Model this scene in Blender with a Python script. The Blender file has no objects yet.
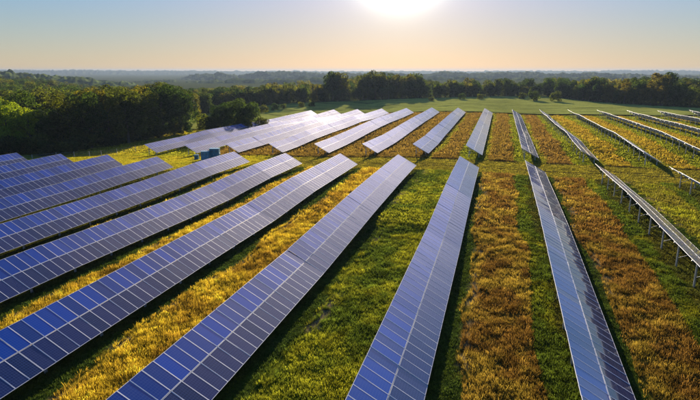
import bpy, math, random
import numpy as np
from mathutils import Matrix, Vector
random.seed(7); rng = np.random.default_rng(7)
sc = bpy.context.scene
COL = sc.collection
R = math.radians

# ------------------------------------------------------------------ camera
CAMZ = 18.63
cd = bpy.data.cameras.new('camera'); cam = bpy.data.objects.new('camera', cd); COL.objects.link(cam)
cam.location = (0, 0, CAMZ)
cam.rotation_euler = (R(90 - 13.7), 0, R(15.6))
cd.lens = 27.36; cd.sensor_width = 36; cd.sensor_fit = 'HORIZONTAL'
cd.clip_start = 0.2; cd.clip_end = 30000
sc.camera = cam

# ------------------------------------------------------------------ sky and sun
SUN_AZ, SUN_EL = 10.5, 11.5           # degrees left of the rows' direction (+Y), above the horizon
EXPOSURE = 1.6
sv = Vector((-math.sin(R(SUN_AZ)) * math.cos(R(SUN_EL)), math.cos(R(SUN_AZ)) * math.cos(R(SUN_EL)), math.sin(R(SUN_EL))))
world = bpy.data.worlds.new('World'); sc.world = world; world.use_nodes = True
nt = world.node_tree; nt.nodes.clear()
sky = nt.nodes.new('ShaderNodeTexSky'); sky.sky_type = 'NISHITA'; sky.sun_disc = False
sky.sun_elevation = R(SUN_EL); sky.sun_rotation = R(-SUN_AZ)
sky.air_density = 1.2; sky.dust_density = 0.1; sky.ozone_density = 3; sky.altitude = 0
SKYGAIN = 1.0
tc = nt.nodes.new('ShaderNodeTexCoord')
nrm = nt.nodes.new('ShaderNodeVectorMath'); nrm.operation = 'NORMALIZE'; nt.links.new(tc.outputs['Generated'], nrm.inputs[0])
def wmath(op, a, b=None, clamp=False):
    n = nt.nodes.new('ShaderNodeMath'); n.operation = op; n.use_clamp = clamp
    for k, q in enumerate((a, b)):
        if q is None: continue
        if isinstance(q, (int, float)): n.inputs[k].default_value = q
        else: nt.links.new(q, n.inputs[k])
    return n.outputs[0]
# the camera's tone curve holds the sky back: soften its contrast and cool it with height above the horizon
gm = nt.nodes.new('ShaderNodeGamma'); gm.inputs[1].default_value = .30; nt.links.new(sky.outputs[0], gm.inputs[0])
spz = nt.nodes.new('ShaderNodeSeparateXYZ'); nt.links.new(nrm.outputs[0], spz.inputs[0])
zc = wmath('MINIMUM', wmath('MAXIMUM', spz.outputs[2], 0.0), .22)
cmb = nt.nodes.new('ShaderNodeCombineXYZ')
for k_, (kk_, mm_) in enumerate(((.365, -5.8), (.312, -1.0), (.252, 3.7))):
    nt.links.new(wmath('MULTIPLY', wmath('POWER', math.exp(mm_), zc), kk_ * 10 * SKYGAIN / 2**EXPOSURE), cmb.inputs[k_])
vm = nt.nodes.new('ShaderNodeVectorMath'); vm.operation = 'MULTIPLY'
nt.links.new(gm.outputs[0], vm.inputs[0]); nt.links.new(cmb.outputs[0], vm.inputs[1])
hi = nt.nodes.new('ShaderNodeMapRange'); hi.interpolation_type = 'SMOOTHSTEP'; hi.inputs['From Min'].default_value = .40; hi.inputs['From Max'].default_value = .70
nt.links.new(spz.outputs[2], hi.inputs[0])
hm = nt.nodes.new('ShaderNodeMix'); hm.data_type = 'RGBA'; nt.links.new(hi.outputs[0], hm.inputs[0]); nt.links.new(vm.outputs[0], hm.inputs[6])
hm.inputs[7].default_value = tuple(q * 10 / 2**EXPOSURE for q in (.02, .115, .36)) + (1,)
bg = nt.nodes.new('ShaderNodeBackground'); bg.inputs[1].default_value = 0.1
nt.links.new(hm.outputs[2], bg.inputs[0])
# aureole of thin morning haze round the sun: a function of the direction in the sky only
dot = nt.nodes.new('ShaderNodeVectorMath'); dot.operation = 'DOT_PRODUCT'
nt.links.new(nrm.outputs[0], dot.inputs[0]); dot.inputs[1].default_value = sv
mxd = wmath('MAXIMUM', dot.outputs['Value'], 0.0)
dot2 = nt.nodes.new('ShaderNodeVectorMath'); dot2.operation = 'DOT_PRODUCT'   # unseen warm glow added above the sun to brighten panel reflections
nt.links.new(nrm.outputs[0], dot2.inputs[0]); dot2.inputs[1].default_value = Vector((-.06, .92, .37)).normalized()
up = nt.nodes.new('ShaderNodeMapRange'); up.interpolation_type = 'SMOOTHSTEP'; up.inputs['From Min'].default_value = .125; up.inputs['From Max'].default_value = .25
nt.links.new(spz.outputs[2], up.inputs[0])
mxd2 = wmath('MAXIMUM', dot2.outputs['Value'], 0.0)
prev = bg
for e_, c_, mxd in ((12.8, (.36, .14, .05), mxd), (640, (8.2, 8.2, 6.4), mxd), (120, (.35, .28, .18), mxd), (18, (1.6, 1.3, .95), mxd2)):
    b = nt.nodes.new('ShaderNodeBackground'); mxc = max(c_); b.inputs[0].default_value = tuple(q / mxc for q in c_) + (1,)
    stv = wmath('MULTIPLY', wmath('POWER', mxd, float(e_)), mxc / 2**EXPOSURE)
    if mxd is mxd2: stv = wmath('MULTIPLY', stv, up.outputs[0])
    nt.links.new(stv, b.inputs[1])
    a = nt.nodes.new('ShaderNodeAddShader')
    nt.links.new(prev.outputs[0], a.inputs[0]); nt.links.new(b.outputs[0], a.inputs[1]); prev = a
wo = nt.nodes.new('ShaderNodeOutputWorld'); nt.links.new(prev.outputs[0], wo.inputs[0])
sd = bpy.data.lights.new('sun', 'SUN'); sd.energy = 5; sd.angle = R(.53); sd.color = (1, .84, .62)
so = bpy.data.objects.new('sun', sd); COL.objects.link(so); so.rotation_euler = sv.to_track_quat('Z', 'Y').to_euler()
so.location = (0, 0, 60)
vs = sc.view_settings
vs.view_transform = 'Standard'; vs.look = 'None'; vs.gamma = 1; vs.use_curve_mapping = False; vs.exposure = EXPOSURE
try:
    sc.cycles.volume_bounces = 0; sc.cycles.max_bounces = 6; sc.cycles.transparent_max_bounces = 8
except Exception: pass

# ------------------------------------------------------------------ helpers
def link(o, parent=None):
    COL.objects.link(o)
    if parent: o.parent = parent
    return o
def tag(o, label=None, cat=None, group=None, kind=None):
    if label: o['label'] = label
    if cat: o['category'] = cat
    if group: o['group'] = group
    if kind: o['kind'] = kind
    return o
def empty(name, loc=(0, 0, 0), rz=0):
    o = bpy.data.objects.new(name, None); o.location = loc; o.rotation_euler = (0, 0, rz)
    o.empty_display_size = .3
    return link(o)
class MB:
    def __init__(s): s.v = []; s.f = []; s.m = []
    def poly(s, pts, m=0):
        n = len(s.v); s.v += [tuple(p) for p in pts]; s.f.append(tuple(range(n, n + len(pts)))); s.m.append(m)
    def box(s, lo, hi, m=0, M=None):
        x0, y0, z0 = lo; x1, y1, z1 = hi
        P = [(x0,y0,z0),(x1,y0,z0),(x1,y1,z0),(x0,y1,z0),(x0,y0,z1),(x1,y0,z1),(x1,y1,z1),(x0,y1,z1)]
        if M is not None: P = [tuple(M @ Vector(p)) for p in P]
        n = len(s.v); s.v += P
        for q in ((0,3,2,1),(4,5,6,7),(0,1,5,4),(1,2,6,5),(2,3,7,6),(3,0,4,7)):
            s.f.append(tuple(n + k for k in q)); s.m.append(m)
    def tube(s, pts, rad, n=6, m=0):
        rings = []
        for i, p in enumerate(pts):
            p = Vector(p); a = Vector(pts[max(i-1, 0)]); b = Vector(pts[min(i+1, len(pts)-1)])
            d = (b - a).normalized(); u = d.orthogonal().normalized(); w = d.cross(u)
            k = len(s.v); rings.append(k)
            for j in range(n):
                t = 2 * math.pi * j / n
                s.v.append(tuple(p + (u * math.cos(t) + w * math.sin(t)) * rad[i]))
        for i in range(len(rings) - 1):
            for j in range(n):
                s.f.append((rings[i] + j, rings[i] + (j+1) % n, rings[i+1] + (j+1) % n, rings[i+1] + j)); s.m.append(m)
        s.f.append(tuple(rings[-1] + j for j in range(n))); s.m.append(m)
    def mesh(s, name, mats, smooth=False):
        me = bpy.data.meshes.new(name); me.from_pydata(s.v, [], s.f)
        for q in mats: me.materials.append(q)
        me.polygons.foreach_set('material_index', s.m)
        if smooth: me.polygons.foreach_set('use_smooth', [True] * len(s.f))
        me.update(); return me
    def build(s, name, mats, parent=None, smooth=False):
        if not isinstance(mats, (list, tuple)): mats = [mats]
        return link(bpy.data.objects.new(name, s.mesh(name, mats, smooth)), parent)
def np_mesh(name, V, F, mat, colors=None, smooth=False):
    """V (n,3), F (m,4) quads, colors per vertex (n,3)"""
    me = bpy.data.meshes.new(name)
    n, m = len(V), len(F); k = F.shape[1]
    me.vertices.add(n); me.vertices.foreach_set('co', np.ascontiguousarray(V, dtype=np.float32).ravel())
    me.loops.add(m * k); me.loops.foreach_set('vertex_index', np.ascontiguousarray(F, dtype=np.int32).ravel())
    me.polygons.add(m); me.polygons.foreach_set('loop_start', np.arange(0, m * k, k, dtype=np.int32))
    if colors is not None:
        a = me.color_attributes.new('tint', 'FLOAT_COLOR', 'POINT')
        c = np.ones((n, 4), np.float32); c[:, :3] = colors; a.data.foreach_set('color', c.ravel())
    me.materials.append(mat); me.update(calc_edges=True)
    if smooth: me.polygons.foreach_set('use_smooth', np.ones(m, bool))
    return me
def hash2(ix, iy, s=0):
    h = (ix.astype(np.int64) * 374761393 + iy.astype(np.int64) * 668265263 + s * 1442695041) & 0xffffffff
    h = ((h ^ (h >> 13)) * 1274126177) & 0xffffffff
    return ((h ^ (h >> 16)) & 0xffff) / 65535.0
def vnoise(x, y, s=0):
    x = np.asarray(x, float); y = np.asarray(y, float)
    ix = np.floor(x); iy = np.floor(y); fx = x - ix; fy = y - iy
    fx = fx * fx * (3 - 2 * fx); fy = fy * fy * (3 - 2 * fy)
    a = hash2(ix, iy, s); b = hash2(ix + 1, iy, s); c = hash2(ix, iy + 1, s); d = hash2(ix + 1, iy + 1, s)
    return (a * (1 - fx) + b * fx) * (1 - fy) + (c * (1 - fx) + d * fx) * fy
def fbm(x, y, s=0, o=4):
    t = 0; a = .5; n = 0
    for k in range(o): t = t + a * vnoise(x * 2**k, y * 2**k, s + k); n += a; a *= .5
    return t / n
def sstep(a, b, x): t = np.clip((x - a) / (b - a), 0, 1); return t * t * (3 - 2 * t)

# ------------------------------------------------------------------ materials
def new_mat(name):
    m = bpy.data.materials.new(name); m.use_nodes = True
    return m, m.node_tree, m.node_tree.nodes['Principled BSDF']
def metal_mat(name, col, rough=.45, metallic=.8, var=.12, scale=3):
    m, t, b = new_mat(name)
    n = t.nodes.new('ShaderNodeTexNoise'); n.inputs['Scale'].default_value = scale; n.inputs['Detail'].default_value = 6
    g = t.nodes.new('ShaderNodeTexCoord'); t.links.new(g.outputs['Object'], n.inputs['Vector'])
    mr = t.nodes.new('ShaderNodeMapRange'); mr.inputs['To Min'].default_value = 1 - var; mr.inputs['To Max'].default_value = 1 + var
    t.links.new(n.outputs[0], mr.inputs[0])
    mm = t.nodes.new('ShaderNodeMix'); mm.data_type = 'RGBA'; mm.blend_type = 'MULTIPLY'; mm.inputs[0].default_value = 1
    mm.inputs[6].default_value = (*col, 1); t.links.new(mr.outputs[0], mm.inputs[7]); t.links.new(mm.outputs[2], b.inputs['Base Color'])
    r2 = t.nodes.new('ShaderNodeMapRange'); r2.inputs['To Min'].default_value = rough - .08; r2.inputs['To Max'].default_value = rough + .1
    t.links.new(n.outputs[0], r2.inputs[0]); t.links.new(r2.outputs[0], b.inputs['Roughness'])
    b.inputs['Metallic'].default_value = metallic
    return m
M_FRAME = metal_mat('silver_aluminium', (.60, .61, .64), .62, .0)
M_POST = metal_mat('galvanised_steel', (.42, .45, .47), .5, .55, .25, 2)
def glass_mat(name, c0, c1):
    m, t, b = new_mat(name); N = t.nodes; L = t.links
    g = N.new('ShaderNodeTexCoord'); oi = N.new('ShaderNodeObjectInfo')
    uv = N.new('ShaderNodeUVMap'); uv.uv_map = 'cells'
    # one number per module: module index stored in the integer part of the uv, plus the object's own
    fl = N.new('ShaderNodeVectorMath'); fl.operation = 'FLOOR'; L.new(uv.outputs[0], fl.inputs[0])
    ad = N.new('ShaderNodeVectorMath'); ad.operation = 'ADD'; L.new(fl.outputs[0], ad.inputs[0])
    sc3 = N.new('ShaderNodeMath'); sc3.operation = 'MULTIPLY'; sc3.inputs[1].default_value = 173.1; L.new(oi.outputs['Random'], sc3.inputs[0])
    cb = N.new('ShaderNodeCombineXYZ'); L.new(sc3.outputs[0], cb.inputs[2]); L.new(cb.outputs[0], ad.inputs[1])
    wn = N.new('ShaderNodeTexWhiteNoise'); wn.noise_dimensions = '3D'; L.new(ad.outputs[0], wn.inputs['Vector'])
    mix = N.new('ShaderNodeMix'); mix.data_type = 'RGBA'; mix.inputs[6].default_value = (*c0, 1); mix.inputs[7].default_value = (*c1, 1)
    L.new(wn.outputs['Value'], mix.inputs[0])
    # silicon cells: thin pale gaps between 12 x 6 cells
    fr = N.new('ShaderNodeVectorMath'); fr.operation = 'FRACTION'; L.new(uv.outputs[0], fr.inputs[0])
    ml = N.new('ShaderNodeVectorMath'); ml.operation = 'MULTIPLY'; ml.inputs[1].default_value = (12, 6, 1); L.new(fr.outputs[0], ml.inputs[0])
    f2 = N.new('ShaderNodeVectorMath'); f2.operation = 'FRACTION'; L.new(ml.outputs[0], f2.inputs[0])
    sp = N.new('ShaderNodeSeparateXYZ'); L.new(f2.outputs[0], sp.inputs[0])
    def near_edge(o, w):
        a = N.new('ShaderNodeMath'); a.operation = 'SUBTRACT'; a.inputs[1].default_value = .5; L.new(o, a.inputs[0])
        c = N.new('ShaderNodeMath'); c.operation = 'ABSOLUTE'; L.new(a.outputs[0], c.inputs[0])
        d = N.new('ShaderNodeMath'); d.operation = 'GREATER_THAN'; d.inputs[1].default_value = .5 - w; L.new(c.outputs[0], d.inputs[0]); return d
    ex = near_edge(sp.outputs[0], .03); ey = near_edge(sp.outputs[1], .03)
    mxx = N.new('ShaderNodeMath'); mxx.operation = 'MAXIMUM'; L.new(ex.outputs[0], mxx.inputs[0]); L.new(ey.outputs[0], mxx.inputs[1])
    lw = N.new('ShaderNodeMath'); lw.operation = 'MULTIPLY'; lw.inputs[1].default_value = .55; L.new(mxx.outputs[0], lw.inputs[0])
    m2 = N.new('ShaderNodeMix'); m2.data_type = 'RGBA'; m2.inputs[7].default_value = (.11, .16, .30, 1)
    L.new(lw.outputs[0], m2.inputs[0]); L.new(mix.outputs[2], m2.inputs[6])
    # dust film gathered towards the low end of each module, streaked
    nz = N.new('ShaderNodeTexNoise'); nz.inputs['Scale'].default_value = 1.6; nz.inputs['Detail'].default_value = 8
    L.new(g.outputs['Object'], nz.inputs['Vector'])
    mr = N.new('ShaderNodeMapRange'); mr.inputs['From Min'].default_value = .35; mr.inputs['From Max'].default_value = .75
    mr.inputs['To Min'].default_value = 0; mr.inputs['To Max'].default_value = .035; L.new(nz.outputs[0], mr.inputs[0])
    m3 = N.new('ShaderNodeMix'); m3.data_type = 'RGBA'; m3.inputs[7].default_value = (.28, .25, .24, 1)
    L.new(mr.outputs[0], m3.inputs[0]); L.new(m2.outputs[2], m3.inputs[6]); L.new(m3.outputs[2], b.inputs['Base Color'])
    rr = N.new('ShaderNodeMapRange'); rr.inputs['To Min'].default_value = .035; rr.inputs['To Max'].default_value = .068
    L.new(nz.outputs[0], rr.inputs[0]); L.new(rr.outputs[0], b.inputs['Roughness'])
    b.inputs['IOR'].default_value = 1.8; b.inputs['Metallic'].default_value = 0.0
    b.inputs['Specular IOR Level'].default_value = .5; b.inputs['Coat Weight'].default_value = .05
    b.inputs['Sheen Weight'].default_value = .025; b.inputs['Sheen Roughness'].default_value = .45; b.inputs['Sheen Tint'].default_value = (1, .9, .75, 1)
    return m
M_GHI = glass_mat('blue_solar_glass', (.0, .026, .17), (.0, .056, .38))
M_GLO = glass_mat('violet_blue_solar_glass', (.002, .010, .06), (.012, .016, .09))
M_BACK = metal_mat('white_backsheet', (.55, .56, .58), .6, 0)

def attr_mat(name, translucent=.0, rough=.8, noise=(), mult=1.0):
    m, t, b = new_mat(name); N = t.nodes; L = t.links
    a = N.new('ShaderNodeAttribute'); a.attribute_name = 'tint'; col = a.outputs['Color']
    g = N.new('ShaderNodeTexCoord')
    for s, lo, hi in noise:
        n = N.new('ShaderNodeTexNoise'); n.inputs['Scale'].default_value = s; n.inputs['Detail'].default_value = 5
        L.new(g.outputs['Object'], n.inputs['Vector'])
        mr = N.new('ShaderNodeMapRange'); mr.inputs['From Min'].default_value = .3; mr.inputs['From Max'].default_value = .7
        mr.inputs['To Min'].default_value = lo; mr.inputs['To Max'].default_value = hi; L.new(n.outputs[0], mr.inputs[0])
        mm = N.new('ShaderNodeMix'); mm.data_type = 'RGBA'; mm.blend_type = 'MULTIPLY'; mm.inputs[0].default_value = 1
        L.new(col, mm.inputs[6]); L.new(mr.outputs[0], mm.inputs[7]); col = mm.outputs[2]
    L.new(col, b.inputs['Base Color']); b.inputs['Roughness'].default_value = rough
    b.inputs['Specular IOR Level'].default_value = 0
    if translucent:
        tr = N.new('ShaderNodeBsdfTranslucent'); L.new(col, tr.inputs[0])
        mi = N.new('ShaderNodeMixShader'); mi.inputs[0].default_value = translucent
        L.new(b.outputs[0], mi.inputs[1]); L.new(tr.outputs[0], mi.inputs[2])
        L.new(mi.outputs[0], N['Material Output'].inputs[0])
    return m
M_GROUND = attr_mat('meadow_soil_and_thatch', 0, .95, ((.9, .7, 1.3), (7, .55, 1.5)))
M_GRASS = attr_mat('grass_blades', .5, .6)

# ------------------------------------------------------------------ terrain
PITCH, X0, TILT, W = 11.38, 8.3, R(29.4), 4.0
LOW = .70                                   # lowest panel edge above the ground
CX, SZ = W * math.cos(TILT), W * math.sin(TILT)
def xl(i): return X0 - i * PITCH
TP = [(0,22,0),(1,25,-.1),(2,25,.1),(3,28,.12),(4,33,.05),(5,45,-.4),(5,58,-.45),(6,52,-.8),(6,66,-.6),(7,50,-1.0),(9,50,-1.5),(8,70,-1.0),(-1,46,.6),(-1,70,.85),(-3,60,1.0),(-2,88,.5),
 (-1,99,.4),(0,98,.5),(1,97,.9),(2,97,.7),(3,97,.4),(4,97,-.05),(5,97,-.02),(6,88,-.2),(7,88,-.35),(8,88,-.6),(9,88,-.9),
 (-3,118,.4),(-2,118,.3),(-1,116,.3),(0,115,.3),(1,115,.4),(2,115,.4),(3,115,-.03),(4,115,-.5),(5,115,-.9),(6,115,-1.25),(7,115,-2.05),(8,115,-2.4),(10,115,-2.9),
 (-6,245,.5),(-5,245,0),(-4,246,-.1),(-3,246,-.1),(-2,246,-.2),(-1,246,-.5),(0,246,-.3),(1,240,.1),(2,240,.1),(3,237,0),(4,238,-.5),(5,238,-1.),(6,239,-1.6),(7,237,-1.8),(8,238,-2.6),
 (4,130,-.6),(4,148,-.25),(4,163,.17),(4,182,.17),(4,205,-.2),(3,139,-.54),(3,160,-.48),(3,180,-.22),(2,156,.26),(2,188,.22),
 (5,170,-.6),(5,196,-.2),(5,212,-1.1),(6,165,-.9),(6,188,-.4),(6,204,-1.9),(7,150,-1.6),(7,170,-1.3),(7,186,-2.7),(7,210,-2.4),(8,170,-2.3),(8,200,-2.6),
 (-2,138,1.1),(-2,165,.5),(-3,134,.9),(-3,150,1.4),(-3,170,1.0),(-3,200,.4),(0,180,0),(1,180,.3),(-5,170,.8),(-6,200,.9),(-8,150,1),
 (0,0,0),(4,0,0),(9,0,-1.4),(-4,0,.6),(2,330,0),(-2,330,-.2),(5,330,-1),(8,300,-2.8),(-5,290,0),(-8,260,0),(12,60,-3),(11,90,-2.6),(11,140,-3.6),(10,180,-3.4),(11,230,-4),(14,260,-5),(14,150,-5),(16,80,-5)]
TPX = np.array([xl(i) - 1.7 for i, y, z in TP]); TPY = np.array([y for i, y, z in TP], float); TPZ = np.array([z for i, y, z in TP])
def ground(x, y):
    x = np.atleast_1d(np.asarray(x, float)); y = np.atleast_1d(np.asarray(y, float))
    sh = np.broadcast(x, y).shape; x = np.broadcast_to(x, sh).ravel(); y = np.broadcast_to(y, sh).ravel()
    out = np.empty(len(x))
    for s in range(0, len(x), 60000):
        a, b = x[s:s+60000, None], y[s:s+60000, None]
        d2 = ((a - TPX) / 9.0)**2 + ((b - TPY) / 13.0)**2
        wgt = np.exp(-d2 * .9) + 1e-3 / (1 + d2)**2.0
        out[s:s+60000] = (wgt * TPZ).sum(1) / wgt.sum(1)
    # land beyond the farm: falls to a wooded valley on the left, then stays low
    left = sstep(105, 260, -x + (y - 110) * -.12) * 1.0
    out -= left * 6 * sstep(60, 260, y)
    dist = np.hypot(x, y)
    out -= sstep(380, 900, dist) * 5
    out -= sstep(900, 3000, dist) * 10
    return out.reshape(sh)
def g1(x, y): return float(ground(x, y)[0])

# colours of the sward
RUST = np.array((.185, .10, .018)); GOLD = np.array((.34, .235, .03)); GREEN = np.array((.088, .125, .012)); LIME = np.array((.28, .28, .016))
OLIVE = np.array((.19, .165, .02)); DARKG = np.array((.035, .06, .012)); STRAW = np.array((.34, .25, .12))
def sward(x, y):
    """colour of the plants at (x, y), and their height in metres"""
    x = np.asarray(x, float); y = np.asarray(y, float)
    i = np.ceil((X0 - x) / PITCH)                    # row whose low edge lies to the left
    u = x - (X0 - i * PITCH)                         # metres right of that edge
    w1 = fbm(x / 6, y / 9, 1); w2 = fbm(x / 1.7, y / 2.3, 5); w3 = vnoise(x / .5, y / .5, 9)
    u = u + (w1 - .5) * 2.3 + (w2 - .5) * 1.0
    m = {}
    def L3(a, b, t): return a + (b - a) * t[:, None]
    nearb = y < 98; road = (y >= 97.5) & (y < 113); farb = (y >= 113) & (y < 248)
    c = L3(np.broadcast_to(RUST, (len(x), 3)), GOLD, sstep(.3, .7, w2))
    h = np.full(len(x), .4)
    # green-led lane between the 2nd and 3rd row from the right of the near block
    gl = nearb & (i == 2); t = sstep(.34, .66, w2 * .7 + w1 * .3)
    c[gl] = L3(np.broadcast_to(GREEN, (gl.sum(), 3)), LIME, t[gl]); h[gl] = .3
    k = nearb & (i >= 3); c[k] = L3(np.broadcast_to(np.array((.33, .20, .02)), (k.sum(), 3)), np.array((.58, .41, .03)), sstep(.3, .65, w2)[k]); h[k] = .42
    k = nearb & (i == -1); c[k] = L3(np.broadcast_to(OLIVE, (k.sum(), 3)), LIME * .85, t[k]); h[k] = .3
    k = nearb & (i <= 0) & (i > -1); c[k] = L3(np.broadcast_to(RUST * 1.0, (k.sum(), 3)), GOLD * .85, sstep(.4, .75, w2)[k])
    k = nearb & (i <= -2); c[k] = L3(np.broadcast_to(RUST, (k.sum(), 3)), LIME * .8, t[k])
    # greener band beside and below the tables' tall side
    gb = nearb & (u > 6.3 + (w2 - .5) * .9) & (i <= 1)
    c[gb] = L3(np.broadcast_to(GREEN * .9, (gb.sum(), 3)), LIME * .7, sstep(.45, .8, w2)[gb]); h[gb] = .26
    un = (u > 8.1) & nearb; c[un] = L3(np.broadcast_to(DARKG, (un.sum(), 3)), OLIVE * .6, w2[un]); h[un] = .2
    ed = nearb & (u < 1.25); c[ed] = L3(np.broadcast_to(DARKG, (ed.sum(), 3)), GREEN * .8, w2[ed]); h[ed] = .18  # darker green plants, with the low edge's shadow strip put into the colour
    # wheel track of bare straw along the tables
    tr = nearb & (np.abs(u - 1.6) < .22) & (w3 > .4); c[tr] = STRAW * .9; h[tr] = .06
    # far block
    k = farb & (i >= 1); c[k] = L3(np.broadcast_to(np.array((.15, .085, .02)), (k.sum(), 3)), np.array((.25, .17, .022)), w2[k]); h[k] = .5
    k = farb & (i < 1) & (i > -1); c[k] = L3(np.broadcast_to(np.array((.15, .085, .02)), (k.sum(), 3)), np.array((.24, .15, .022)), w2[k])
    k = farb & (i <= -1); c[k] = L3(np.broadcast_to(np.array((.27, .16, .018)), (k.sum(), 3)), np.array((.34, .27, .02)), w2[k]); h[k] = .35
    k = farb & (u > 6.4) & (i <= 2); c[k] = L3(np.broadcast_to(GREEN, (k.sum(), 3)), LIME, w2[k]); h[k] = .28
    k = farb & (u < 1.6) & (i <= 2); c[k] = L3(np.broadcast_to(OLIVE, (k.sum(), 3)), LIME * .8, w2[k]); h[k] = .28
    k = farb & (i >= 8); c[k] = L3(np.broadcast_to(LIME, (k.sum(), 3)), np.array((.34, .33, .02)), w2[k]); h[k] = .25
    # mown cross road between the blocks
    k = road; c[k] = L3(np.broadcast_to(OLIVE, (k.sum(), 3)), np.array((.28, .23, .02)), w2[k]); h[k] = .2
    k = road & ((np.abs(y - 103.2 - (w1 - .5) * 1.2) < .35) | (np.abs(y - 105.4 - (w1 - .5) * 1.2) < .3)); c[k] = np.array((.10, .07, .025)); h[k] = .06
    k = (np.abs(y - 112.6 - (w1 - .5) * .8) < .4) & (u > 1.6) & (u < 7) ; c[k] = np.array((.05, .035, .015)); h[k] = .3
    # meadow left of the rows
    k = (x < xl(8.6)) | ((y > 88) & (y < 114) & (i >= 6)); c[k] = L3(np.broadcast_to(np.array((.25, .25, .015)), (k.sum(), 3)), np.array((.42, .33, .02)), w2[k]); h[k] = .25
    k = y >= 246; c[k] = L3(np.broadcast_to(np.array((.07, .10, .02)), (k.sum(), 3)), np.array((.10, .13, .03)), w2[k]); h[k] = .3
    k = (y > 246) & (y < 250); c[k] = np.array((.06, .05, .02))
    c = c * (.75 + .5 * w3)[:, None] * .95
    return c, h

# ------------------------------------------------------------------ ground sheet
def axis(lo, hi, step, far, neg=True):
    a = list(np.arange(lo, hi + step, step)); s = step
    while a[-1] < far: s *= 1.25; a.append(a[-1] + s)
    s = step
    if neg:
        while a[0] > -far: s *= 1.25; a.insert(0, a[0] - s)
    return np.array(a)
gx = axis(-150, 110, .8, 9000); gy = axis(0, 262, 1.0, 9000)
gy = gy[gy > -700]
GXX, GYY = np.meshgrid(gx, gy); GZ = ground(GXX, GYY)
GZ = GZ + (fbm(GXX / 1.3, GYY / 1.3, 21) - .5) * .12 * (np.hypot(GXX, GYY) < 300)
V = np.stack([GXX.ravel(), GYY.ravel(), GZ.ravel()], 1)
nx, ny = len(gx), len(gy); idx = np.arange(nx * ny).reshape(ny, nx)
F = np.stack([idx[:-1, :-1].ravel(), idx[:-1, 1:].ravel(), idx[1:, 1:].ravel(), idx[1:, :-1].ravel()], 1)
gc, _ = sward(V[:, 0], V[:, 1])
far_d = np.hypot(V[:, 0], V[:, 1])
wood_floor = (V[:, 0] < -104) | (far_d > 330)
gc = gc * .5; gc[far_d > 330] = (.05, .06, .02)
tag(link(bpy.data.objects.new('ground', np_mesh('ground', V, F, M_GROUND, gc, True))), kind='structure')

# ------------------------------------------------------------------ crop field behind the farm
def inside(px, py, poly):
    c = np.zeros(len(px), bool); n = len(poly)
    for a in range(n):
        x1, y1 = poly[a]; x2, y2 = poly[(a + 1) % n]
        k = ((y1 > py) != (y2 > py)) & (px < (x2 - x1) * (py - y1) / (y2 - y1 + 1e-9) + x1); c ^= k
    return c
FIELD = [(-112, 176), (-138, 212), (-172, 260), (-152, 312), (-114, 340), (-66, 374), (-2, 414), (32, 418), (48, 368), (58, 346), (76, 320), (98, 304), (132, 290), (180, 280),
         (180, 252), (-92, 249), (-95, 215)]
fxs = np.arange(-182, 190, 1.5); fys = np.arange(174, 424, 1.5)
FX, FY = np.meshgrid(fxs, fys); FZ = ground(FX, FY) + .14
cenx = (FX[:-1, :-1] + .75).ravel(); ceny = (FY[:-1, :-1] + .75).ravel()
ii = np.arange(FX.size).reshape(FX.shape)
FF = np.stack([ii[:-1, :-1].ravel(), ii[:-1, 1:].ravel(), ii[1:, 1:].ravel(), ii[1:, :-1].ravel()], 1)[inside(cenx, ceny, FIELD)]
used = np.unique(FF); rem = -np.ones(FX.size, int); rem[used] = np.arange(len(used))
FV = np.stack([FX.ravel(), FY.ravel(), FZ.ravel()], 1)[used]; FF = rem[FF]
w = fbm(FV[:, 0] / 14, FV[:, 1] / 14, 33); w2 = fbm(FV[:, 0] / 3, FV[:, 1] / 3, 37)
fc = np.array((.25, .27, .06)) * (.7 + .6 * w)[:, None] * (.8 + .4 * w2)[:, None]
# sprayer tracks: curved lines at the left, straight ones further off
r_ = np.hypot(FV[:, 0] + 150, FV[:, 1] - 205)
trk = (np.abs((r_ % 18) - 9) < 1.1) & (FV[:, 0] < -55)
fc[trk] *= .38
trk2 = (np.abs(((FV[:, 1] + FV[:, 0] * -.35) % 24) - 12) < .9) & (FV[:, 0] >= -55); fc[trk2] *= .75
FV[:, 2] += np.where(trk | trk2, 0, .25) + (w2 - .5) * .3
M_CROP = attr_mat('green_crop', .15, .8, ((1.2, .8, 1.2), (9, .6, 1.4)))
tag(link(bpy.data.objects.new('crop_field', np_mesh('crop_field', FV, FF, M_CROP, fc, True))), kind='structure')

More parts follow.
